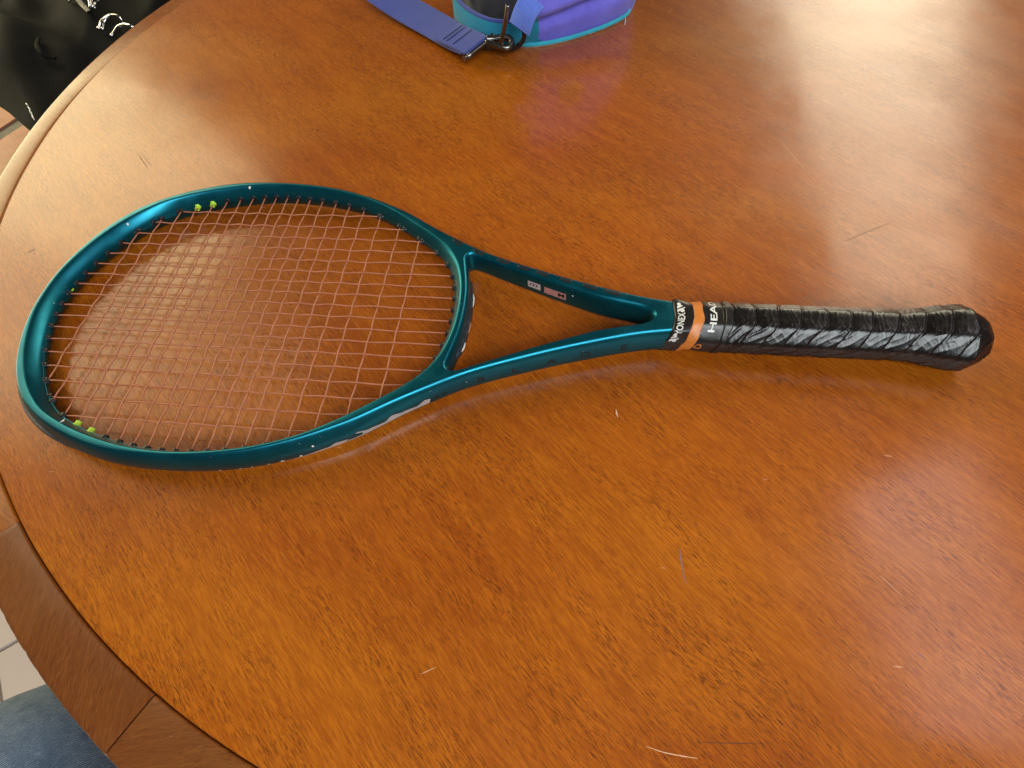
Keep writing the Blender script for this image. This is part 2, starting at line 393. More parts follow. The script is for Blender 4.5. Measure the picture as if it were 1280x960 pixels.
def px(x, y, z=0.0):
    d = (right * ((x - 640) / 698.11) + down * ((y - 480) / 698.11) + fwd); return CAM + d * ((z - CAM.z) / d.z)
for pts, w, mt in ((((808, 933), (828, 940), (852, 945), (872, 948)), .55, 'scuff'), (((556, 0), (0, 0)), 0, ''),
                   (((770, 512), (772, 522)), 1.0, 'scuff'), (((850, 686), (852, 706), (857, 730)), .8, 'bluescuff'),
                   (((972, 172), (1020, 228)), .3, 'scuff'), (((1055, 302), (1118, 276)), .35, 'darkscuff'), (((172, 192), (186, 212)), .7, 'darkscuff'),
                   (((178, 194), (190, 208)), .5, 'darkscuff'), (((600, 268), (598, 268.9), (590, 270)), .4, 'darkscuff'), (((1145, 812), (1158, 826)), .7, 'bluescuff'),
                   (((30, 318), (45, 311)), .7, 'darkscuff'), (((748, 178), (752, 181)), .6, 'darkscuff'), (((690, 288), (694, 292)), .7, 'darkscuff'), (((525, 843), (545, 834)), .3, 'scuff'),
                   (((870, 928), (960, 930)), .25, 'darkscuff'), (((1100, 720), (1128, 745)), .3, 'scuff')):
    if mt and w: scratch([px(*p) for p in pts], w, M[mt])

# ------------------------------------------------------------------ tennis racket: X = -(distance from butt), Y across, Z up from the string plane
racket = empty('tennis_racket', (0, 0, 20), 'teal tennis racket with copper strings and black wrapped handle lying on the table', 'tennis racket')
racket.rotation_euler = (0, -math.atan(9.5 / 675), 0)
outer_h = [(196, 13.6), (204, 14.0), (225, 17.4), (250, 24.0), (280, 33.2), (306, 42.3), (332, 52.2), (352, 62), (381, 80), (405, 97), (429, 109.5), (445, 116), (468, 123.5), (500, 129), (534, 130.5), (563, 128.6), (588, 122.6),
           (610, 114.3), (627, 105), (640, 95.3), (653, 80.5), (663, 64), (670, 47), (675, 30), (677.6, 15)]
step = 1.5
pts = [(u, v) for u, v in outer_h] + [(678.2, 0)] + [(u, -v) for u, v in reversed(outer_h)]
P = catmull([Vector((-u, v, 0)) for u, v in pts], 6)
P = P + [Vector((-196, -13.6, 0)).lerp(Vector((-196, 13.6, 0)), k / 8) for k in range(1, 8)]
P = resample(P, step); P = gsmooth(P, 6, step, keep=lambda p: -p.x < 208); OUT = P
inner_h = [(663.4, 5), (662.6, 16), (660.2, 26.6), (656.8, 37), (652.6, 48), (647.2, 59), (639.6, 71.5), (629.8, 84), (618, 95), (610.3, 100), (597, 105.8), (585.5, 109.9), (572.8, 113.4), (562.3, 115.9), (551, 118), (540, 119.2), (530.5, 119.8), (521, 120), (510, 119.5), (500, 118.4), (488, 116.8), (476, 114.6), (463, 111.3), (450, 106.9), (434, 99.8),
           (414.7, 88.2), (400, 77.6), (388, 68.5), (376, 57.5), (368.5, 48), (363.4, 38), (360.2, 27), (358.4, 17), (357.6, 5.5)]
P = [Vector((-u, v, 0)) for u, v in inner_h] + [Vector((-u, -v, 0)) for u, v in reversed(inner_h)]
P = resample(catmull(P, 6, True), step); INN = gsmooth(P, 5, step)
hole_h = [(217.2, 0), (219.0, 3.0), (223, 5.6), (231, 7.8), (253, 13.0), (270, 19.0), (296, 29.2), (324, 41.0), (340, 48.2), (349, 51.5), (352.5, 50), (352.6, 46.5), (350.8, 38), (348, 24), (346.6, 12), (346.2, 0)]
P = [Vector((-u, v, 0)) for u, v in hole_h] + [Vector((-u, -v, 0)) for u, v in hole_h[-2:0:-1]]
P = resample(catmull(P, 8, True), 1.0); HOL = gsmooth(P, 1.6, 1.0)
def ccw(P):
    a = sum(p.x * q.y - q.x * p.y for p, q in zip(P, P[1:] + P[:1])); return P if a > 0 else P[::-1]
OUT, INN, HOL = ccw(OUT), ccw(INN), ccw(HOL)
def normals(P):
    n = len(P); R = []
    for i in range(n):
        t = (P[(i + 1) % n] - P[i - 1]).normalized(); R.append(Vector((-t.y, t.x, 0)))   # left side: inside a ccw loop
    return R
def frame_zscale(x): return lerp(1.13, 1.0, sm(205, 360, -x))
half = [(10.5, 4.3), (10.42, 3.2), (10.0, 2.2), (9.1, 1.25), (7.8, .62), (6.0, .25), (3.0, .05), (0, 0)]
slope_ = [(10.5, 1.0), (10.4, .88), (9.9, .76), (8.7, .60), (6.8, .40), (4.6, .21), (2.4, .06), (0, 0)]
fprof = half + [(-z, o) for z, o in half[-2::-1]]
sprof = slope_ + [(-z, o) for z, o in slope_[-2::-1]]
def in_depth(x):
    "how far the inner wall of the head leans back from the grommets to the rim"
    u = -x; return 4.6 + 4.4 * sm(600, 662, u) + 1.6 * sm(400, 365, u)
def out_depth(x):
    u = -x; return lerp(4.3, 3.6, sm(420, 480, u))
def at_(tab, z):
    z = abs(z)
    for (za, oa), (zb, ob) in zip(tab, tab[1:]):
        if zb <= z <= za: return lerp(ob, oa, (z - zb) / (za - zb))
    return tab[0][1]
def out_off(z, x):
    "boxy section on the throat arms, rounded section round the head"
    return lerp(at_(half, z), at_(slope_, z) * 5.4, sm(345, 425, -x) * (1 if z > 0 else .15))
def loop_pt(P, Nn, i, z, o, side, kind):
    p0 = P[i]; k = 1.0
    if kind == 'i': k = in_depth(p0.x)
    elif kind == 'o': o = out_off(z, p0.x)
    p = p0 + Nn[i] * (o * k * side); return Vector((p.x, p.y, z * frame_zscale(p0.x)))
NO, NI, NH = normals(OUT), normals(INN), normals(HOL)
caps = {}; V = []; F = []
for nm, P, Nn, side in (('o', OUT, NO, 1), ('i', INN, NI, -1), ('h', HOL, NH, -1)):
    base = len(V); n = len(P); pr = sprof if nm == 'i' else fprof
    for z, o in pr:
        for i in range(n): V.append(loop_pt(P, Nn, i, z, o, side, nm))
    F += [tuple(base + k for k in f) for f in grid_faces(len(pr), n, True)]
    caps[nm] = (base, base + (len(pr) - 1) * n, n)
def inside(x, y, P):
    c = False; n = len(P); j = n - 1
    for i in range(n):
        if (P[i][1] > y) != (P[j][1] > y) and x < (P[j][0] - P[i][0]) * (y - P[i][1]) / (P[j][1] - P[i][1]) + P[i][0]: c = not c
        j = i
    return c
for w in (0, 1):
    idx = []; polys = []; co = []; ed = []
    for nm in ('o', 'i', 'h'):
        st = caps[nm][w]; n = caps[nm][2]; s0 = len(co)
        for k in range(n): idx.append(st + k); co.append(Vector((V[st + k].x, V[st + k].y))); ed.append((s0 + k, s0 + (k + 1) % n))
        polys.append([(V[st + k].x, V[st + k].y) for k in range(n)])
    res = geometry.delaunay_2d_cdt(co, ed, [], 0, 1e-5)
    orig = res[3]; extra = {}
    for t in res[2]:
        cx = sum(res[0][k].x for k in t) / 3; cy = sum(res[0][k].y for k in t) / 3
        if inside(cx, cy, polys[0]) and not inside(cx, cy, polys[1]) and not inside(cx, cy, polys[2]):
            f = []
            for k in t:
                if orig[k]: f.append(idx[orig[k][0]])
                else:
                    if k not in extra: extra[k] = len(V); V.append(Vector((res[0][k].x, res[0][k].y, 10.5 * (1 if w == 0 else -1))))
                    f.append(extra[k])
            F.append(tuple(f))
frame = mesh_obj('frame', V, F, M['paint'], racket, sharp=38)

# handle -----------------------------------------------------------
def hdim(u):
    """half width, half height and squareness of the handle at distance u from the butt"""
    hw = 16.6; hh = 15.2
    t = sm(206, 180, u)
    hw = lerp(14.0, hw, t); hh = lerp(12.0, hh, t)
    f = sm(56, 18, u); hw += 5.0 * f; hh += 4.0 * f
    e = max(0, min(1, (17 - u) / 13)); hw -= 7.5 * e; hh -= 7.0 * e
    return hw, hh
def oct_r(a, u, p=26):
    s_ = 0; p = 19
    for k in range(8): s_ += max(0, math.cos(a - k * math.pi / 4)) ** p
    bx = (abs(math.cos(a)) ** 9 + abs(math.sin(a)) ** 9) ** (-1 / 9)
    return lerp(s_ ** (-1 / p), bx, sm(188, 203, u))
def wrap_disp(u, a):
    # a = 0 on top, positive to the far side; wrap edges sweep toward the head on the near side
    an = (a + math.pi) % (2 * math.pi) - math.pi
    G = 3.0 * an / math.pi
    if an < -.25: G -= 15 * ((-.25 - an) / 1.4) ** 1.15
    ph = (u + G) / 15.2 + .30 * noise.noise(Vector((u * .035, an * .7, 2)))
    fr = ph % 1.0
    d = .42 * math.sin(math.pi * fr) ** .7 + .6 * (1 - fr) ** 1.5 * sm(0, .07, fr) - .35 * math.exp(-((fr) / .035) ** 2) - .3 * math.exp(-((fr - 1) / .035) ** 2)
    G2 = G - 8 * max(0, -an - .1)
    # diagonal creases where the tape was stretched round the bevel
    near = sm(.0, -.5, an)
    q = (u + G2 * 1.15) / 6.3 + .9 * noise.noise(Vector((u * .05, an * .8, 9)))
    q /= 1.15; cr = (1 - abs(2 * (q % 1) - 1)) ** 6
    d += .95 * cr * near * (.25 + 1.2 * max(0, noise.noise(Vector((u * .07, 1, an * .8)))))
    q2 = (u - G * .4) / 4.1 + 1.4 * noise.noise(Vector((u * .11, an * 1.4, 4)))
    d += .12 * (1 - abs(2 * (q2 % 1) - 1)) ** 4
    q3 = (u + G2 * 1.5) / 2.6 + 1.8 * noise.noise(Vector((u * .07, an * 1.1, 19)))
    d += .2 * near * (1 - abs(2 * (q3 % 1) - 1)) ** 3 * sm(-.1, .3, noise.noise(Vector((u * .06, an, 31))))
    d += .2 * noise.noise(Vector((u * .10, math.cos(a) * 1.6, math.sin(a) * 1.6)))
    return d
def handle_pt(u, a, extra=0, wrap=False):
    hw, hh = hdim(u); r = oct_r(a, u)
    tl_ = -rad(6) * sm(204, 175, u)            # the octagon is turned a little toward the sitter
    y = math.sin(a + tl_) * r * hw; z = math.cos(a + tl_) * r * hh
    nrm = Vector((0, y / hw ** 2, z / hh ** 2)).normalized()
    d = extra + (wrap_disp(u, a) * sm(2, 9, u) if wrap else 0)
    return Vector((-u, y, z)) + nrm * d
V = []; us = [4 + i * .55 for i in range(int(169 / .55))]; K = 144
for u in us:
    for k in range(K): V.append(handle_pt(u, 2 * math.pi * k / K, 0, True))
n = len(us)
F = grid_faces(n, K, True)
# butt face: a few rings closing to the centre
ringn = 8
for q in range(1, ringn + 1):
    for k in range(K):
        p = handle_pt(4, 2 * math.pi * k / K, 0, True); f = 1 - q / (ringn + .3)
        V.append(Vector((-4 + 1.8 * (1 - f * f) + .35 * noise.noise(Vector((p.y * f * .2, p.z * f * .2, 1))), p.y * f, p.z * f)))
def gi(q, k): return k % K if q == 0 else (n + q - 1) * K + k % K
for q in range(ringn):
    for k in range(K): F.append((gi(q, k), gi(q, k + 1), gi(q + 1, k + 1), gi(q + 1, k)))
F.append(tuple(gi(ringn, k) for k in range(K)))
F.append(tuple((n - 1) * K + k for k in range(K)))
overgrip = mesh_obj('overgrip', V, F, M['grip'], racket)
def slant(a):
    an = (a + math.pi) % (2 * math.pi) - math.pi
    return 3.6 * max(0, (-.15 - an)) ** 1.1 + 0.25 * an
def band(name, u0, u1, ex, mat, parent, n=10, sl0=1.0, sl1=1.0, wav=0.0):
    V = []
    rows = [(0, -1.2)] + [(i / n, ex) for i in range(n + 1)] + [(1, -1.2)]
    for t, e in rows:
        for k in range(K):
            a = 2 * math.pi * k / K; an = (a + math.pi) % (2 * math.pi) - math.pi
            u = lerp(u0 + slant(a) * sl0, u1 + slant(a) * sl1, t) + wav * noise.noise(Vector((math.cos(a) * 2, math.sin(a) * 2, t * 2 + u0)))
            V.append(handle_pt(u, a, e + .12 * noise.noise(Vector((u * .2, an * 2, 0)))))
    return mesh_obj(name, V, grid_faces(len(rows), K, True), mat, parent)
tape = band('finishing_tape', 168.5, 203.5, .55, M['tape'], racket, n=24, sl0=.9, wav=.6)
band('orange_band', 184.6, 191.2, .85, M['orange'], tape, sl0=1.0, sl1=1.1, wav=.8)
band('clear_tape_edge', 166.0, 170.5, 1.25, M['tape'], tape, n=6, sl0=.9, sl1=.9, wav=1.2)

def text_mesh(s, size, sx=1.0, bold=.0, spacing=1.0, cuts=2):
    c = bpy.data.curves.new('t', 'FONT'); c.body = s; c.size = size; c.align_x = 'CENTER'; c.align_y = 'CENTER'; c.offset = bold; c.space_character = spacing; c.resolution_u = 3
    o = bpy.data.objects.new('t', c); col.objects.link(o); bpy.context.view_layer.update()
    me = bpy.data.meshes.new_from_object(o); bm = bmesh.new(); bm.from_mesh(me)
    bmesh.ops.triangulate(bm, faces=bm.faces); bmesh.ops.remove_doubles(bm, verts=bm.verts, dist=1e-4)
    if cuts:
        for _ in range(cuts):
            es = [e for e in bm.edges if e.calc_length() > .9]
            if es: bmesh.ops.subdivide_edges(bm, edges=es, cuts=1); bmesh.ops.triangulate(bm, faces=bm.faces)
    vs = [(v.co.x * sx, v.co.y) for v in bm.verts]; fs = [tuple(v.index for v in f.verts) for f in bm.faces]
    bm.free(); bpy.data.objects.remove(o); bpy.data.curves.remove(c); bpy.data.meshes.remove(me)
    return vs, fs
def arc_to_angle(u, s_):
    """walk the section from the top: s_ millimetres toward the far side (+) or the near side (-)"""
    a = 0; st = .01 if s_ > 0 else -.01; acc = 0; p = handle_pt(u, 0)
    while acc < abs(s_) and abs(a) < 3:
        a += st; q = handle_pt(u, a); acc += (q - p).length; p = q
    return a
def on_handle(vs, u_c, s_c, ex, follow=1.0):
    out = []
    for x, y in vs:      # text x runs round the handle toward the far side, text y toward the head
        a = arc_to_angle(u_c, s_c + x)
        out.append(handle_pt(u_c + y + slant(a) * follow, a, ex))
    return out
def htext(name, s, size, u_c, s_c, sx, bold, mat, ex=.78, spacing=1.0):
    vs, fs = text_mesh(s, size, sx, bold, spacing); return mesh_obj(name, on_handle(vs, u_c, s_c, ex), fs, mat, tape, smooth=False)
def logo(u_c, s_c, mirror=1):
    vs = []; fs = []
    def poly(pts): n0 = len(vs); vs.extend(pts); fs.append(tuple(range(n0, n0 + len(pts))))
    def disc(cx, cy, r): poly([(cx + r * math.cos(q * math.pi / 6), cy + r * math.sin(q * math.pi / 6)) for q in range(12)])
    disc(-2.6, -.6, 1.3)
    poly([(-3.9, 2.3), (-1.6, 2.3), (.2, -2.4), (-.5, -2.4)]); poly([(-.9, 2.3), (1.0, 2.3), (2.0, 0.2), (1.1, -1.2)]); disc(2.7, 1.1, 1.2)
    return mesh_obj('tape_logo', on_handle([(x * mirror * 1.05, y * 1.1) for x, y in vs], u_c, s_c, .8), fs, M['white'], tape, smooth=False)
htext('tape_lettering', 'YONEX', 6.4, 198.6, -7.4, .74, .10, M['white'])
logo(198.8, 5.2); logo(199.0, -19.3)
htext('tape_lettering', 'HEAD', 6.0, 178.2, 1.2, 1.75, .12, M['white'])
htext('tape_lettering', 'D', 6.0, 181.5, -24.5, 1.45, .10, M['orange'])

# strings ---------------------------------------------------------
MV = [99.1, 85.4, 72.6, 60.6, 48.7, 37.4, 26.4, 15.8, 5.2]
MV = MV + [-v for v in MV[::-1]]
CU = [637.6, 624.1, 610.3, 597.4, 585.2, 573.2, 562.0, 551.2, 540.8, 530.7, 520.8, 510.6, 499.9, 488.3, 476.0, 463.2, 449.6, 434.0, 415.2, 396.2]
def cross_loop(P, axis, val):
    hits = []
    for p, q in zip(P, P[1:] + P[:1]):
        a, c = (p.y, q.y) if axis == 'y' else (p.x, q.x)
        if (a - val) * (c - val) <= 0 and a != c:
            t = (val - a) / (c - a); r = p.lerp(q, t); hits.append(r.x if axis == 'y' else r.y)
    return min(hits), max(hits)
AMP = .55; SR = .57
ends = []
def gauss_path(main, i):
    if main:
        v = MV[i]; lo, hi = cross_loop(INN, 'y', v); knots = sorted([(-u, (1 if (i + j) % 2 == 0 else -1)) for j, u in enumerate(CU) if lo + 2 < -u < hi - 2])
    else:
        u = CU[i]; lo, hi = cross_loop(INN, 'x', -u); knots = sorted([(v, (-1 if (i + j) % 2 == 0 else 1)) for j, v in enumerate(MV) if lo + 2 < v < hi - 2])
    pos = [lo - 3.5, lo + .5] + [k for k, _ in knots] + [hi - .5, hi + 3.5]; h = [0, 0] + [s_ * AMP for _, s_ in knots] + [0, 0]
    path = []
    for k in range(len(pos) - 1):
        for q in range(4):
            t = q / 4; zz = lerp(h[k], h[k + 1], (1 - math.cos(math.pi * t)) / 2); x = lerp(pos[k], pos[k + 1], t)
            # each string leans a little aside where it passes its neighbours
            side = .14 * math.sin(math.pi * t) * (1 if k % 2 else -1)
            path.append(Vector((x, v + side, zz)) if main else Vector((-u + side, x, zz)))
    path.append(Vector((pos[-1], v, 0)) if main else Vector((-u, pos[-1], 0)))
    if main: ends.extend([(Vector((lo, v, 0)), Vector((1, 0, 0)), ('m', i, 0)), (Vector((hi, v, 0)), Vector((-1, 0, 0)), ('m', i, 1))])
    else: ends.extend([(Vector((-u, lo, 0)), Vector((0, 1, 0)), ('c', i, 0)), (Vector((-u, hi, 0)), Vector((0, -1, 0)), ('c', i, 1))])
    return path
for i in range(18):
    V, F = tube(gauss_path(True, i), SR, 6); mesh_obj('main_string', V, F, M['string'], racket)
for i in range(20):
    V, F = tube(gauss_path(False, i), SR, 6); mesh_obj('cross_string', V, F, M['string'], racket)
# grommets: short collars round each string where it leaves the frame
def grommet_mesh(mat, R=2.25, ln=2.0, name='grommet'):
    prof = [(R + .5, -2.0), (R + .5, .25), (R + .25, .55), (R, .6), (R * .92, ln), (R * .6, ln), (R * .55, 0), ]
    V = []
    for r_, x in prof:
        for k in range(10):
            a = 2 * math.pi * k / 10; V.append((x, r_ * math.cos(a), r_ * math.sin(a)))
    return mesh_obj(name, V, grid_faces(len(prof), 10, True), mat, racket, sharp=50)
gm = None; gg = None
for p, d, key in ends:
    # direction: half way between the string and the wall's normal
    k = min(range(len(INN)), key=lambda q: (INN[q] - p).length_squared); nn = NI[k]
    dirv = (d * .55 + nn * .45).normalized() if key[0] == 'm' else (d * .6 + nn * .4).normalized()
    green = key[0] == 'c' and key[1] in (3, 4)
    if green:
        if gg is None: o = gg = grommet_mesh(M['green'], 2.1, 3.0); o['label'] = 'bright lime green grommet'
        else: o = gg.copy(); col.objects.link(o)
    else:
        if gm is None: o = gm = grommet_mesh(M['black'])
        else: o = gm.copy(); col.objects.link(o)
    o.parent = racket; o.location = p * S; o.rotation_euler = dirv.to_track_quat('X', 'Z').to_euler()
# black grommet strip along the middle of the inner wall
def wall_strip(name, P, Nn, side, i0, i1, z0, z1, off, mat, parent, taper=0, stp=1, scallop=0):
    """a raised strip that follows a wall loop from index i0 to i1"""
    V = []; ids = list(range(i0, i1 + 1, stp)); m_ = len(P); cnt = 0
    for c, i in enumerate(ids):
        t = c / max(1, len(ids) - 1); f = 1.0
        if taper: f = sm(0, taper, t) * sm(1, 1 - taper, t)
        f = max(.03, f); zc = (z0 + z1) / 2; hz = (z1 - z0) / 2 * (f if taper else 1)
        if scallop: hz *= .8 + .2 * math.sin(i * scallop)
        p = P[i % m_]; nn = Nn[i % m_] * side; zs = frame_zscale(p.x)
        for zz, o in ((zc - hz, -.6), (zc - hz, off * f * .6 + .05), (zc - hz * .7, off * f + .05), (zc + hz * .7, off * f + .05), (zc + hz, off * f * .6 + .05), (zc + hz, -.6)):
            q = p - nn * o; V.append(Vector((q.x, q.y, zz * zs)))
    F = grid_faces(len(ids), 6, True) + [tuple(range(6)), tuple(range((len(ids) - 1) * 6, len(ids) * 6))[::-1]]
    return mesh_obj(name, V, F, mat, parent, sharp=40)
nI = len(INN); nO = len(OUT)
def idx_near(P, x, y): return min(range(len(P)), key=lambda q: (P[q] - Vector((x, y, 0))).length_squared)
wall_strip('grommet_strip', INN, NI, -1, 0, nI - 1, -2.0, 1.8, .28, M['paint'], racket, stp=2)
# bumper guard on the outside of the tip
a_ = idx_near(OUT, -575, 128); c_ = idx_near(OUT, -585, -126.5)
if c_ < a_: c_ += nO
wall_strip('bumper_guard', OUT, NO, 1, a_, c_, -8.2, 2.4, 1.9, M['bumper'], racket, taper=.10, stp=2)
# grommet bar outside the throat bridge with the strings that loop over it
h0 = idx_near(HOL, -350.0, -36); h1 = idx_near(HOL, -350.0, 36)
lo_, hi_ = (h0, h1) if h1 > h0 else (h1, h0)
if any(-HOL[k % len(HOL)].x < 300 for k in range(lo_, hi_ + 1)): lo_, hi_ = hi_, lo_ + len(HOL)
wall_strip('bridge_grommet_bar', HOL, NH, -1, lo_, hi_, -5.5, 1.0, 1.6, M['bumper'], racket, taper=.08)
for v0, v1 in ((24, 8), (-2, -14), (-20, -30)):
    k0, k1 = idx_near(HOL, -349, v0), idx_near(HOL, -349, v1); kk = range(min(k0, k1), max(k0, k1) + 1)
    if len(kk) > 60: continue
    path = []
    for c, k in enumerate(kk):
        t = c / (len(kk) - 1); q = HOL[k] + NH[k] * (2.1 * math.sin(math.pi * t) ** .4 - .2); path.append(Vector((q.x, q.y, -2.2)))
    V, F = tube(path, .65, 6); mesh_obj('string_loop', V, F, M['white'] if v0 != -2 else M['string'], racket)

# print on the frame ----------------------------------------------
def wall_frame(P, Nn, i, side):
    p = P[i % len(P)]; nn = -Nn[i % len(P)] * side; t = (P[(i + 1) % len(P)] - P[(i - 1) % len(P)]).normalized(); return p, nn, t
def prof_off(z):
    z = abs(z)
    for (za, oa), (zb, ob) in zip(half, half[1:]):
        if zb <= z <= za: return lerp(ob, oa, (z - zb) / (za - zb))
    return 0
def on_wall(vs, P, Nn, side, i_c, dirn, zc, off, step_):
    out = []; m_ = len(P)
    for x, y in vs:
        f = i_c + dirn * x / step_; i = math.floor(f); t = f - i
        p = P[i % m_].lerp(P[(i + 1) % m_], t); nn = -(Nn[i % m_].lerp(Nn[(i + 1) % m_], t)) * side; z = zc + y
        q = p + nn * (off - (out_off(z, p.x) if P is OUT else prof_off(z))); out.append(Vector((q.x, q.y, z * frame_zscale(p.x))))
    return out
for ch, u in zip('BLADE', (331.5, 308.8, 284.6, 261.0, 235.5)):
    vs, fs = text_mesh(ch, 7.6, 1.4, .14, cuts=3)
    i_c = min(range(nO), key=lambda q: abs(OUT[q].x + u) + (1000 if OUT[q].y > 0 else 0))
    dirn = 1 if OUT[(i_c + 3) % nO].x > OUT[i_c].x else -1
    mesh_obj('frame_lettering', on_wall(vs, OUT, NO, 1, i_c, dirn, -1.2, .12, step), fs, M['ink'], racket, smooth=False)
def blob(len_, h, n=14, pw=1.0):
    V = [(0, 0)] + [(len_ / 2 * math.cos(2 * math.pi * k / n), h / 2 * math.sin(2 * math.pi * k / n)) for k in range(n)]
    return V, [(0, 1 + k, 1 + (k + 1) % n) for k in range(n)]
def slash(len_, h, lean):
    n = 10; V = []
    for k in range(n + 1):
        t = k / n; x = (t - .5) * len_; hh = h * (.15 + .85 * math.sin(math.pi * min(1, t * 1.1)) ** .7) / 2
        V += [(x + lean * hh, hh), (x - lean * hh, -hh)]
    return V, grid_faces(n + 1, 2)
far = lambda u: min(range(nO), key=lambda q: abs(OUT[q].x + u) + (1000 if OUT[q].y < 0 else 0))
near = lambda u: min(range(nO), key=lambda q: abs(OUT[q].x + u) + (1000 if OUT[q].y > 0 else 0))
for u, l_ in ((360, 11), (343, 11), (324, 12), (309, 11), (294, 11), (277, 10), (261, 12), (244, 14)):
    vs, fs = blob(l_, 6.0, 16); vs = [(x + y * .3, y) for x, y in vs]
    vs2 = []; 
    i_c = far(u); dirn = 1 if OUT[(i_c + 3) % nO].x > OUT[i_c].x else -1
    m2 = MB()
    # fine grid so the mark bends over the shoulder of the frame
    gx, gy = 12, 8; VV = []
    for a in range(gx + 1):
        for c in range(gy + 1):
            x = (a / gx - .5) * l_; rr = math.sqrt(max(.02, 1 - abs(2 * a / gx - 1) ** 3)); w_ = 4.5 + (c / gy - .5) * 7.6 * rr
            # w_ walks up the shoulder (0 to 6) and then across the flat top
            if w_ < 6: z = lerp(5.5, 10.5, sm(0, 6, w_) * .4 + w_ / 6 * .6); o_ = out_off(min(10.5, z), -u)
            else: z = 10.5; o_ = out_off(10.5, -u) + (w_ - 6)
            f = i_c + dirn * (x + (w_ - 5) * .7) / step; i = math.floor(f); q = OUT[i % nO].lerp(OUT[(i + 1) % nO], f - i) + NO[i % nO] * (o_ - (.1 if w_ < 6 else 0))
            VV.append(Vector((q.x, q.y, (z + .12) * frame_zscale(q.x))))
    mesh_obj('frame_print', VV, grid_faces(gx + 1, gy + 1), M['ink'], racket)
i_c = near(404); dirn = 1 if OUT[(i_c + 3) % nO].x > OUT[i_c].x else -1; vs = []; n_ = 90; LN = 98
for k in range(n_ + 1):
    t = k / n_; x = (t - .5) * LN; saw = [.35, .3, .6, 1.0, .55, .9, .5, .8][min(7, int(t * 8))] * (.45 + .55 * (1 - (t * 8) % 1)) 
    lo = lerp(-7.6, -6.6, t); hi = lo + (1.2 + 6.0 * saw) * sm(0, .25, t) * sm(1, .93, t) + .25
    vs += [(x + (hi - lo) * 1.4, hi), (x, lo)]
mesh_obj('silver_frame_print', on_wall(vs, OUT, NO, 1, i_c, dirn, 0, .14, step), grid_faces(n_ + 1, 2), M['silver'], racket)
for ch, u, zc in (('S', 358.5, -3.4), ('n', 354, -3.0)):
    vs, fs = text_mesh(ch, 4.6, 1.5, .12, cuts=2); i_c = near(u); dirn = 1 if OUT[(i_c + 3) % nO].x > OUT[i_c].x else -1
    mesh_obj('frame_print', on_wall(vs, OUT, NO, 1, i_c, dirn, zc, .16, step), fs, M['ink'], racket, smooth=False)
nH = len(HOL)
hfar = lambda u: min(range(nH), key=lambda q: abs(HOL[q].x + u) + (1000 if HOL[q].y < 0 else 0) + (500 if abs(HOL[q].y) < 3 else 0))
def rect(w, h, n=8): 
    return [((k / n - .5) * w, s_ * h / 2) for k in range(n + 1) for s_ in (-1, 1)], grid_faces(n + 1, 2)
def hole_print(name, vs, fs, u, zc, off, mat, parent=racket):
    i_c = hfar(u); dirn = 1 if HOL[(i_c + 3) % nH].x > HOL[i_c].x else -1
    return mesh_obj(name, on_wall(vs, HOL, NH, -1, i_c, dirn, zc, off, 1.0), fs, mat, parent, smooth=False)
vs, fs = rect(10.5, 6.2); lab = hole_print('white_label', vs, fs, 301, 0, .12, M['silver'])
vs, fs = text_mesh('ITF', 3.6, 1.5, .05, cuts=1); hole_print('label_lettering', vs, fs, 301, 0, .2, M['ink'])
b_v, b_f = blob(8.6, 4.6); ring = []
vs, fs = rect(17.5, 6.4, 12); hole_print('pink_sticker', vs, fs, 285.5, -.6, .12, M['pink'])
vs, fs = text_mesh('M', 4.6, 1.5, .2, cuts=1); hole_print('label_lettering', vs, fs, 280.5, -.6, .2, M['ink'])
# green dash moulded between two grommets near the tip
i_c = idx_near(INN, -662, 8); vs, fs = rect(4.5, 1.2, 4)
mesh_obj('green_mark', on_wall(vs, INN, NI, -1, i_c, 1, .3, .7, step), fs, M['green'], racket, smooth=False)
# paint chips on the rims: little flat white flakes
def chip_at(P, Nn, side, x, y, z, r_, step_=step):
    i_c = idx_near(P, x, y); n = 7; vs = [(r_ * math.cos(k * 2 * math.pi / n) * (.7 + .6 * random.random()), r_ * math.sin(k * 2 * math.pi / n) * (.7 + .6 * random.random())) for k in range(n)]
    mesh_obj('paint_chip', on_wall(vs, P, Nn, side, i_c, 1, z, .06, step_), [tuple(range(n))], M['white'], racket, smooth=False)
for a in ((-648, 78, 9.4, .9), (-551, 118, 9.6, .9), (-597, -105, 9.9, .7)): chip_at(INN, NI, -1, *a)
for a in ((-590, -125, -2, 1.1), (-470, -122, -6, .6), (-440, -114, -5.6, .9), (-452, -118, -6.5, 1.2), (-461, -120, -6.8, .8), (-478, -125, -6.5, .7), (-490, -128, -6.9, .9), (-430, -110, 2, .8), (-424, -107, -6.6, 1.1), (-262, 25, 8, .5)): chip_at(OUT, NO, 1, *a)
chip_at(HOL, NH, -1, -272, 22, 3, .6, 1.0)

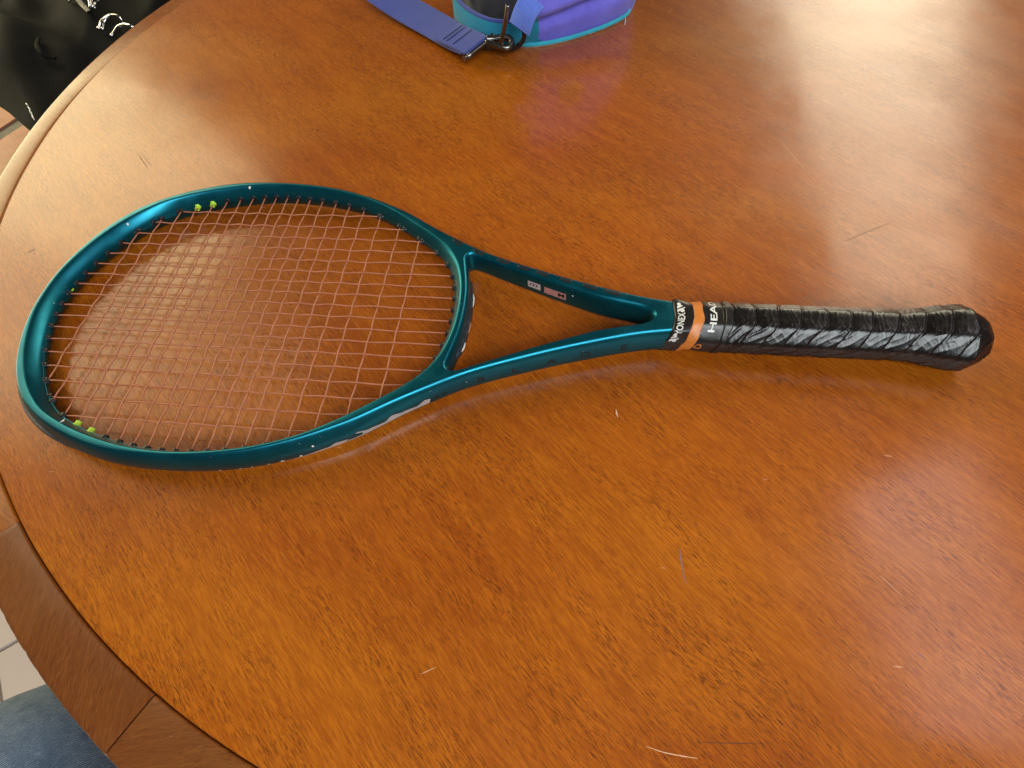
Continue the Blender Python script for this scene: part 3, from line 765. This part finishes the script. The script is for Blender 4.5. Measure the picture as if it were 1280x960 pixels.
# ------------------------------------------------------------------ violet pouch at the back of the table
pouch = empty('fabric_pouch', (-260, 470, 0), 'violet and teal fabric pouch standing at the back of the table', 'bag')
def pl(p): return Vector(p) - Vector((-260, 470, 0))
front = [px(650, 58), px(672, 55), px(700, 50), px(730, 41.5), px(760, 31), px(784, 18), px(786, 20) + Vector((4, 22, 0)), Vector((-236, 540, 0)), Vector((-260, 610, 0))]
left_ = [Vector((-420, 600, 0)), Vector((-428, 520, 0)), Vector((-405, 440, 0)), Vector((-374, 402, 0))]
base = resample(catmull(left_ + front, 8), 4, closed=False)
nb = len(base); HT = 150
V = []; rows = 40; face_t = []
for j in range(rows + 1):
    t = j / rows
    for i, p in enumerate(base):
        a = base[max(0, i - 1)]; c = base[min(nb - 1, i + 1)]; tt_ = (c - a).normalized(); nn = Vector((tt_.y, -tt_.x, 0))
        bulge = 9 * math.sin(math.pi * min(1, t * 1.3)) - 34 * t * t
        fold = (-9 * math.exp(-((t * 150 - 20 - (p.x + 340) * .16) / 5.5) ** 2) + 7 * math.exp(-((t * 150 - 32 - (p.x + 340) * .16) / 9) ** 2)) * sm(-350, -325, p.x) * sm(-225, -262, p.x) + 2 * math.sin((p.x + 340) * .08) + 5 * noise.noise(Vector((p.x * .02, p.y * .02, t * 5))) + 1.6 * noise.noise(Vector((p.x * .09, p.y * .09, t * 14)))
        fold *= sm(.02, .2, t)
        V.append(pl(p + nn * (bulge + fold) + Vector((0, 0, .5 + HT * t + 3 * noise.noise(Vector((p.x * .015, 4, t)))))))
F = grid_faces(rows + 1, nb)
top = [k + rows * nb for k in range(nb)]
F.append(tuple(top))
body = mesh_obj('pouch_body', V, F, M['purple'], pouch)
body.data.materials.append(M['teal']); body.data.materials.append(M['yellow']); body.data.materials.append(M['lining'])
for pol in body.data.polygons:
    c = pol.center * 1000 + Vector((-260, 470, 0)); 
    if c.x < -322 - (c.z * .12): pol.material_index = 3 if (c.x < -338 and c.z > 7) else 1
    elif -300 < c.x < -272 and 52 < c.z < 84 and c.y < 470: pol.material_index = 2
# cyan piping along the bottom front edge with a fuzzy hem
pp = [px(652, 58) + Vector((0, 0, 1.6)), px(672, 55.5, 1.8), px(700, 50.5, 2), px(730, 42, 2.2), px(760, 31, 2.4), px(784, 17.5, 2.6), px(790, 2, 3)]
V, F = tube([pl(p) for p in catmull(pp, 10)], 2.2, 8, flat=(.75, 1.15, (0, 0, 1))); mesh_obj('piping', V, F, M['cyan'], pouch)
b = MB()
Pp = resample(catmull(pp, 10), 1.6, closed=False)
for p in Pp:
    for _ in range(2):
        q = p + Vector((random.uniform(-.8, .8), -1.4 + random.uniform(-.4, .2), -1.2)); d = Vector((random.uniform(-.8, .8), random.uniform(-1.6, -.4), random.uniform(-.5, .8))) * random.uniform(.5, 1.3)
        v, f = tube([pl(q), pl(q + d)], .14, 3); b.add(v, f)
fz = b.build('hem_threads', M['white'], pouch); fz['kind'] = 'stuff'
v, f = tube([pl(px(782, 22, 3)), pl(px(781.5, 27, 1)), pl(px(781, 31, .4))], .35, 5); mesh_obj('loose_thread', v, f, M['white'], pouch)
# left: teal pocket wall with its dark mouth
def ribbon(path, w, th, up, name, mat, parent, conv):
    """flat band of width w and thickness th; path is its centre line, up its face direction (one vector or a list)"""
    P = [Vector(p) for p in path]; V = []; n = len(P)
    for i in range(n):
        t = (P[min(n - 1, i + 1)] - P[max(0, i - 1)]).normalized(); u_ = Vector(up[i] if isinstance(up, list) else up); x = t.cross(u_).normalized(); u_ = x.cross(t).normalized()
        ww = w[i] if isinstance(w, list) else w
        for a, c in ((-.5, 0), (-.5, 1), (-.46, 1.25), (.46, 1.25), (.5, 1), (.5, 0)): V.append(conv(P[i] + x * (a * ww) + u_ * (c * th)))
    F = grid_faces(n, 6, True) + [tuple(range(6)), tuple(range((n - 1) * 6, n * 6))[::-1]]
    return mesh_obj(name, V, F, mat, parent, sharp=40)
# pocket: a bowed teal wall from the left back round to the front corner, hollow inside
pk = [px(566, 0, 30), px(574, 18, 22), px(590, 33, 18), px(612, 43, 16), px(634, 46, 14), px(652, 44, 12), px(676, 34, 14)]
pkc = resample(catmull(pk, 8), 2.5, closed=False); V = []
for p in pkc:
    for j in range(9):
        t = j / 8; q = Vector((p.x, p.y, 0)) + Vector((0, -6 * math.sin(math.pi * t) + 3 * t, 0)); V.append(pl(Vector((q.x, q.y, .6 + (p.z + 12) * t))))
    for j in range(8, -1, -1):
        t = j / 8; q = Vector((p.x, p.y, 0)) + Vector((1, 3 - 6 * math.sin(math.pi * t) + 3 * t, 0)); V.append(pl(Vector((q.x, q.y, .6 + (p.z + 11) * t))))
mesh_obj('teal_pocket', V, grid_faces(len(pkc), 18, True), M['teal'], pouch)
lip = [pl(Vector((p.x, p.y + 4, .6 + p.z + 12.5))) for p in pkc]
V, F = tube(lip, 2.0, 8); mesh_obj('pocket_binding', V, F, M['navy'], pouch)
ln = []; 
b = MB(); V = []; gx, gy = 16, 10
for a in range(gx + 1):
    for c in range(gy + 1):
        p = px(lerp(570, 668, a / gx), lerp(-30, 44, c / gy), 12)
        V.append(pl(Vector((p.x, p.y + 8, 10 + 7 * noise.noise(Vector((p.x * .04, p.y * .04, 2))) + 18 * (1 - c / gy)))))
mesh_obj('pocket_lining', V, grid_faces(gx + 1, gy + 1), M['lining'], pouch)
# ribbed blue webbing tab that holds the D ring
t0, t1 = px(668, 0, 62), px(650, 35, 40)
conv = pl
path = [t0.lerp(t1, k / 10) + Vector((0, -3 * math.sin(math.pi * k / 10), 5 * math.sin(math.pi * k / 10))) for k in range(11)]
tab = ribbon(path, 24, 1.6, (0, -.6, .8), 'webbing_tab', M['blueband'], pouch, conv)
for k in range(9):
    o = -10.4 + k * 2.6
    ax = (t1 - t0).normalized().cross(Vector((0, -.6, .8))).normalized()
    V, F = tube([p + ax * o + Vector((0, -1.2, 1.8)) for p in path], .8, 6); mesh_obj('rib', [pl(v) for v in V], F, M['blueband'], tab)
# gunmetal D ring, bar and dark ring
def ring_path(c, ax, ay, r1, r2, a0=0, a1=360, n=28):
    return [c + ax * (r1 * math.cos(rad(lerp(a0, a1, k / n)))) + ay * (r2 * math.sin(rad(lerp(a0, a1, k / n)))) for k in range(n + 1)]
bar = [px(635, 6, 62), px(633, 20, 52), px(630, 36, 38), px(627, 50, 24), px(627.5, 54, 19)]
V, F = tube([pl(p) for p in catmull(bar, 5)], 2.3, 10); mesh_obj('metal_bar', V, F, M['steel'], pouch)
dr = [px(654, 34, 36), px(655.5, 44, 26), px(652, 53, 17), px(645, 59, 10), px(636, 61, 7), px(630, 59, 6)]
V, F = tube([pl(p) for p in catmull(dr, 6)], 2.6, 10); mesh_obj('d_ring', V, F, M['black'], pouch)

# strap: top-level of the same pouch (sewn to it), with a swivel hook
sp = [px(440, -42, 30), px(470, -14, 20), px(505, 10, 12), px(540, 30, 9), px(570, 47, 10), px(592, 57, 13)]
spc = resample(catmull(sp, 10), 3, closed=False)
ups = [(-.1, -.35 + .25 * k / len(spc), 1) for k in range(len(spc))]
strap = ribbon(spc, 36, 1.6, [Vector(u_) for u_ in ups], 'strap', M['navy'], pouch, pl)
e0, e1 = px(560, 41, 13.5), px(596, 58, 15.5); ribbon([e0.lerp(e1, k / 6) for k in range(7)], 33, 2.2, (-.1, -.1, 1), 'stitched_fold', M['navy'], strap, pl)
dv = (e1 - e0).normalized(); xv = dv.cross(Vector((-.1, -.1, 1))).normalized()
for k in (0.18, .30, .52):
    c = e0.lerp(e1, k) + Vector((0, 0, 3.1)); V, F = tube([pl(c + xv * q) for q in (-14, -7, 0, 7, 14)], .5, 5); mesh_obj('stitch_line', V, F, M['lining'], strap)
cb0 = e1 + dv * 3
V, F = tube([pl(cb0 + xv * q + Vector((0, 0, -1))) for q in (-19, -10, 0, 10, 19)], 2.5, 12); hk = mesh_obj('hook_bar', V, F, M['steel'], pouch)
for sgn in (-1, 1):
    c = cb0 + xv * 19.5 * sgn; V, F = tube([pl(c + xv * q) for q in (-1.6, 1.6)], 3.4, 12); mesh_obj('bar_end', V, F, M['steel'], hk, sharp=40)
sw = [px(595, 50, 12), px(603, 49.5, 12), px(612, 51, 12)]
V, F = tube([pl(p) for p in catmull(sw, 8)], [5.6, 4.2, 4.2, 6.6, 6.6, 4.4, 4.4, 6.8, 6.9, 4.4, 4.2, 6.4, 6.4, 4.1, 4.0, 4.4, 4.2], 16); mesh_obj('swivel', V, F, M['steel'], pouch)
hkp = [px(607, 53, 16), px(620, 57, 15), px(632, 60, 14), px(638, 57, 15), px(639, 51, 17), px(634, 47, 19), px(626, 47, 19), px(616, 48.5, 18), px(608, 49, 18)]
V, F = tube([pl(p) for p in catmull(hkp, 6)], 3.3, 10); mesh_obj('snap_hook', V, F, M['steel'], pouch)
V, F = tube([pl(p) for p in catmull([px(600, 30, 16), px(608, 31, 15), px(611, 38, 12), px(605, 46, 11)], 5)], 3.6, 8); mesh_obj('hook_lever', V, F, M['black'], pouch)

# ------------------------------------------------------------------ black bag on a stool beyond the table, upper left
bagz = -235
def top_line(x): return 0
bg0 = Vector((-1250, 860, bagz))
bag = empty('black_bag', bg0 + Vector((0, 0, -95)), 'slack black cloth bag with silver rings beyond the table edge', 'bag')
edge = [px(-40, 95, bagz), px(0, 129, bagz), px(14, 141, bagz), px(28, 153, bagz), px(37, 158, bagz), px(60, 160, bagz), px(120, 120, bagz), px(190, 60, bagz), px(260, 10, bagz), px(300, -60, bagz), px(240, -110, bagz), px(100, -120, bagz), px(-60, -90, bagz), px(-110, 0, bagz)]
E_ = resample(catmull(edge, 6, True), 18); cen = sum(E_, Vector()) / len(E_); V = []; rn = 46
def fold_h(p):
    x, y = p.x * .001, p.y * .001
    a = x * .83 + y * .55; c = -x * .55 + y * .83
    h = 1.7 * (24 * noise.noise(Vector((a * 8, c * 2.6, 0))) + 9 * noise.noise(Vector((a * 17, c * 4, 3))) + 15 * (1 - abs(noise.noise(Vector((a * 5 + 2, c * 3, 7))) * 1.6)) ** 2)
    return h
for j in range(rn + 1):
    t = j / rn
    for p in E_:
        q = cen.lerp(p, t) if t < 1 else p.copy()
        z = bagz + (fold_h(q) * 1.3 - 10) * sm(1.0, .82, t) + 14 * (1 - t ** 6) - 14 * t ** 8
        V.append(q.xy.to_3d() + Vector((0, 0, z)) - (bg0 + Vector((0, 0, -95))))
for t, dz in ((.995, -22), (.96, -52), (.85, -80), (.5, -95)):
    for p in E_:
        q = cen.lerp(p, t); V.append(q.xy.to_3d() + Vector((0, 0, bagz + dz)) - (bg0 + Vector((0, 0, -95))))
nE = len(E_); F = grid_faces(rn + 5, nE, True); F = [f for f in F if min(f) >= nE] + [tuple(range(nE, 2 * nE))] + [tuple(range((rn + 4) * nE, (rn + 5) * nE))]
mesh_obj('bag_body', V, F, M['dark_cloth'], bag)
bl = lambda p: p - (bg0 + Vector((0, 0, -95)))
def surf_z(p): return bagz + fold_h(p) * 1.3 + 4
def bagp(x, y, dz=0):
    p = px(x, y, bagz + 10)
    for _ in range(3): p = px(x, y, surf_z(p) + 2 + dz)
    return p
for pts, r_ in (([(124, 35, 0), (125.5, 28, 6), (129.5, 23, 12), (137, 18.5, 16), (145, 19, 14), (151, 23, 8), (154, 29, 0)], 1.9), ([(129, 36, 0), (130.5, 28, 6), (134, 22, 12), (141, 18.5, 16), (148, 20, 14), (153, 26, 6)], 1.7),
                ([(140, 44, 0), (143, 39, 6), (147, 33, 12), (154, 30, 16), (161, 31, 14), (166, 34, 8), (169, 39, 0)], 2.2), ([(149, 40, 0), (150, 35, 8), (155, 31.5, 12), (163, 33, 8)], 1.5)):
    V, F = tube([bl(bagp(*p)) for p in catmull([Vector(p) for p in pts], 5)], r_, 8); mesh_obj('silver_ring', V, F, M['chrome'], bag)
for x, y in ((123.5, 35), (128.5, 36), (140, 44)):
    c = bl(bagp(x, y, 2)); m2 = bmesh.new(); bmesh.ops.create_icosphere(m2, subdivisions=2, radius=3.4 * S); me = bpy.data.meshes.new('ring_tip'); m2.to_mesh(me); m2.free(); me.materials.append(M['chrome']); me.polygons.foreach_set('use_smooth', [True] * len(me.polygons))
    o = bpy.data.objects.new('ring_tip', me); col.objects.link(o); o.parent = bag; o.location = c * S
# zip with its pulls near the top edge
b = MB()
for k in range(16):
    t = k / 15; p = bagp(lerp(92, 108, t), lerp(-2, 15, t), 1); q = bagp(lerp(97, 113, t), lerp(-5, 12, t), 1)
    v, f = tube([bl(p), bl(q)], 1.3, 5); b.add(v, f)
b.build('zip_teeth', M['steel'], bag)
for pts in ([(110, -4, 4), (112, 3, 8), (112.5, 10, 4)], [(119, 11, 3), (118.5, 4, 8), (124, 1, 6), (122, -4, 6)], [(86, 3, 2), (89, -2, 8)], [(114, 0, 6), (116, 9, 6)]):
    V, F = tube([bl(bagp(*p)) for p in catmull([Vector(p) for p in pts], 4)], 2.2, 8); mesh_obj('zip_pull', V, F, M['chrome'], bag)
# stitched handle loop lying on the cloth
V, F = tube([bl(bagp(*p)) for p in catmull([Vector(p) for p in ((48, 48, 2), (46, 56, 7), (52, 66, 8), (60, 71, 6), (70, 72.5, 3))], 6)], 3.0, 8, flat=(1.6, .6, (0, 0, 1))); mesh_obj('handle_loop', V, F, M['dark_cloth'], bag)
b = MB()
for x0, y0, x1, y1 in ((32.5, 129, 35, 132), (35, 133.5, 38, 137), (37, 136, 38.5, 142), (39, 140, 41, 145), (40, 144, 43, 150)):
    v, f = tube([bl(bagp(x0, y0, 0)), bl(bagp(x1, y1, 0))], .9, 5); b.add(v, f)
b.build('grey_print', M['silver'], bag)
# stool that carries the bag
st = empty('wooden_stool', (cen.x + 60, cen.y + 80, FZ + 7), 'wooden stool under the slack black bag', 'stool')
h_ = bagz - 96 - (FZ + 7)
b = MB(); b.add(*lathe([(0, h_ - 25), (130, h_ - 25), (140, h_ - 18), (140, h_ - 5), (132, h_), (0, h_)], 40)); b.build('seat', M['leg_wood'], st, sharp=40)
for sx, sy in ((1, 1), (1, -1), (-1, 1), (-1, -1)):
    V, F = tube([(sx * 110, sy * 110, 0), (sx * 80, sy * 80, h_ - 24)], [14, 17], 12); mesh_obj('leg', V, F, M['leg_wood'], st, sharp=40)

# ------------------------------------------------------------------ the sitter's knee in blue jeans, lower left
person = empty('person', (-560, -560, FZ + 9), 'person in blue denim jeans seated beside the table, one knee showing', 'person')
me = bpy.data.meshes.new('leg')
J = [(-400, -690, -235), (-470, -590, -225), (-560, -470, -205), (-640, -375, -192), (-678, -325, -215), (-690, -325, -300), (-684, -345, -450), (-676, -370, -640), (-676, -375, -725)]
Rr = [98, 96, 90, 80, 74, 66, 62, 54, 50]
bp = Vector((-560, -560, FZ + 9))
V = []; path = catmull([Vector(p) - bp for p in J], 14); rr_ = []
for i in range(len(path)):
    k = min(len(Rr) - 2, i // 14); rr_.append(lerp(Rr[k], Rr[k + 1], (i - k * 14) / 14 if k * 14 <= i else 0))
V, F = tube(path, rr_, 48)
V2 = []
for v in V:
    w = v + bp; V2.append(v + Vector((0, 0, 1)) * 0 + Vector((noise.noise(w * .02), noise.noise(w * .02 + Vector((5, 0, 0))), noise.noise(w * .013 + Vector((0, 9, 0))))) * 7)
mesh_obj('jeans_leg', V2, F, M['denim'], person)

# ------------------------------------------------------------------ render
scn.render.engine = 'CYCLES'
scn.render.resolution_x = 1024; scn.render.resolution_y = 768
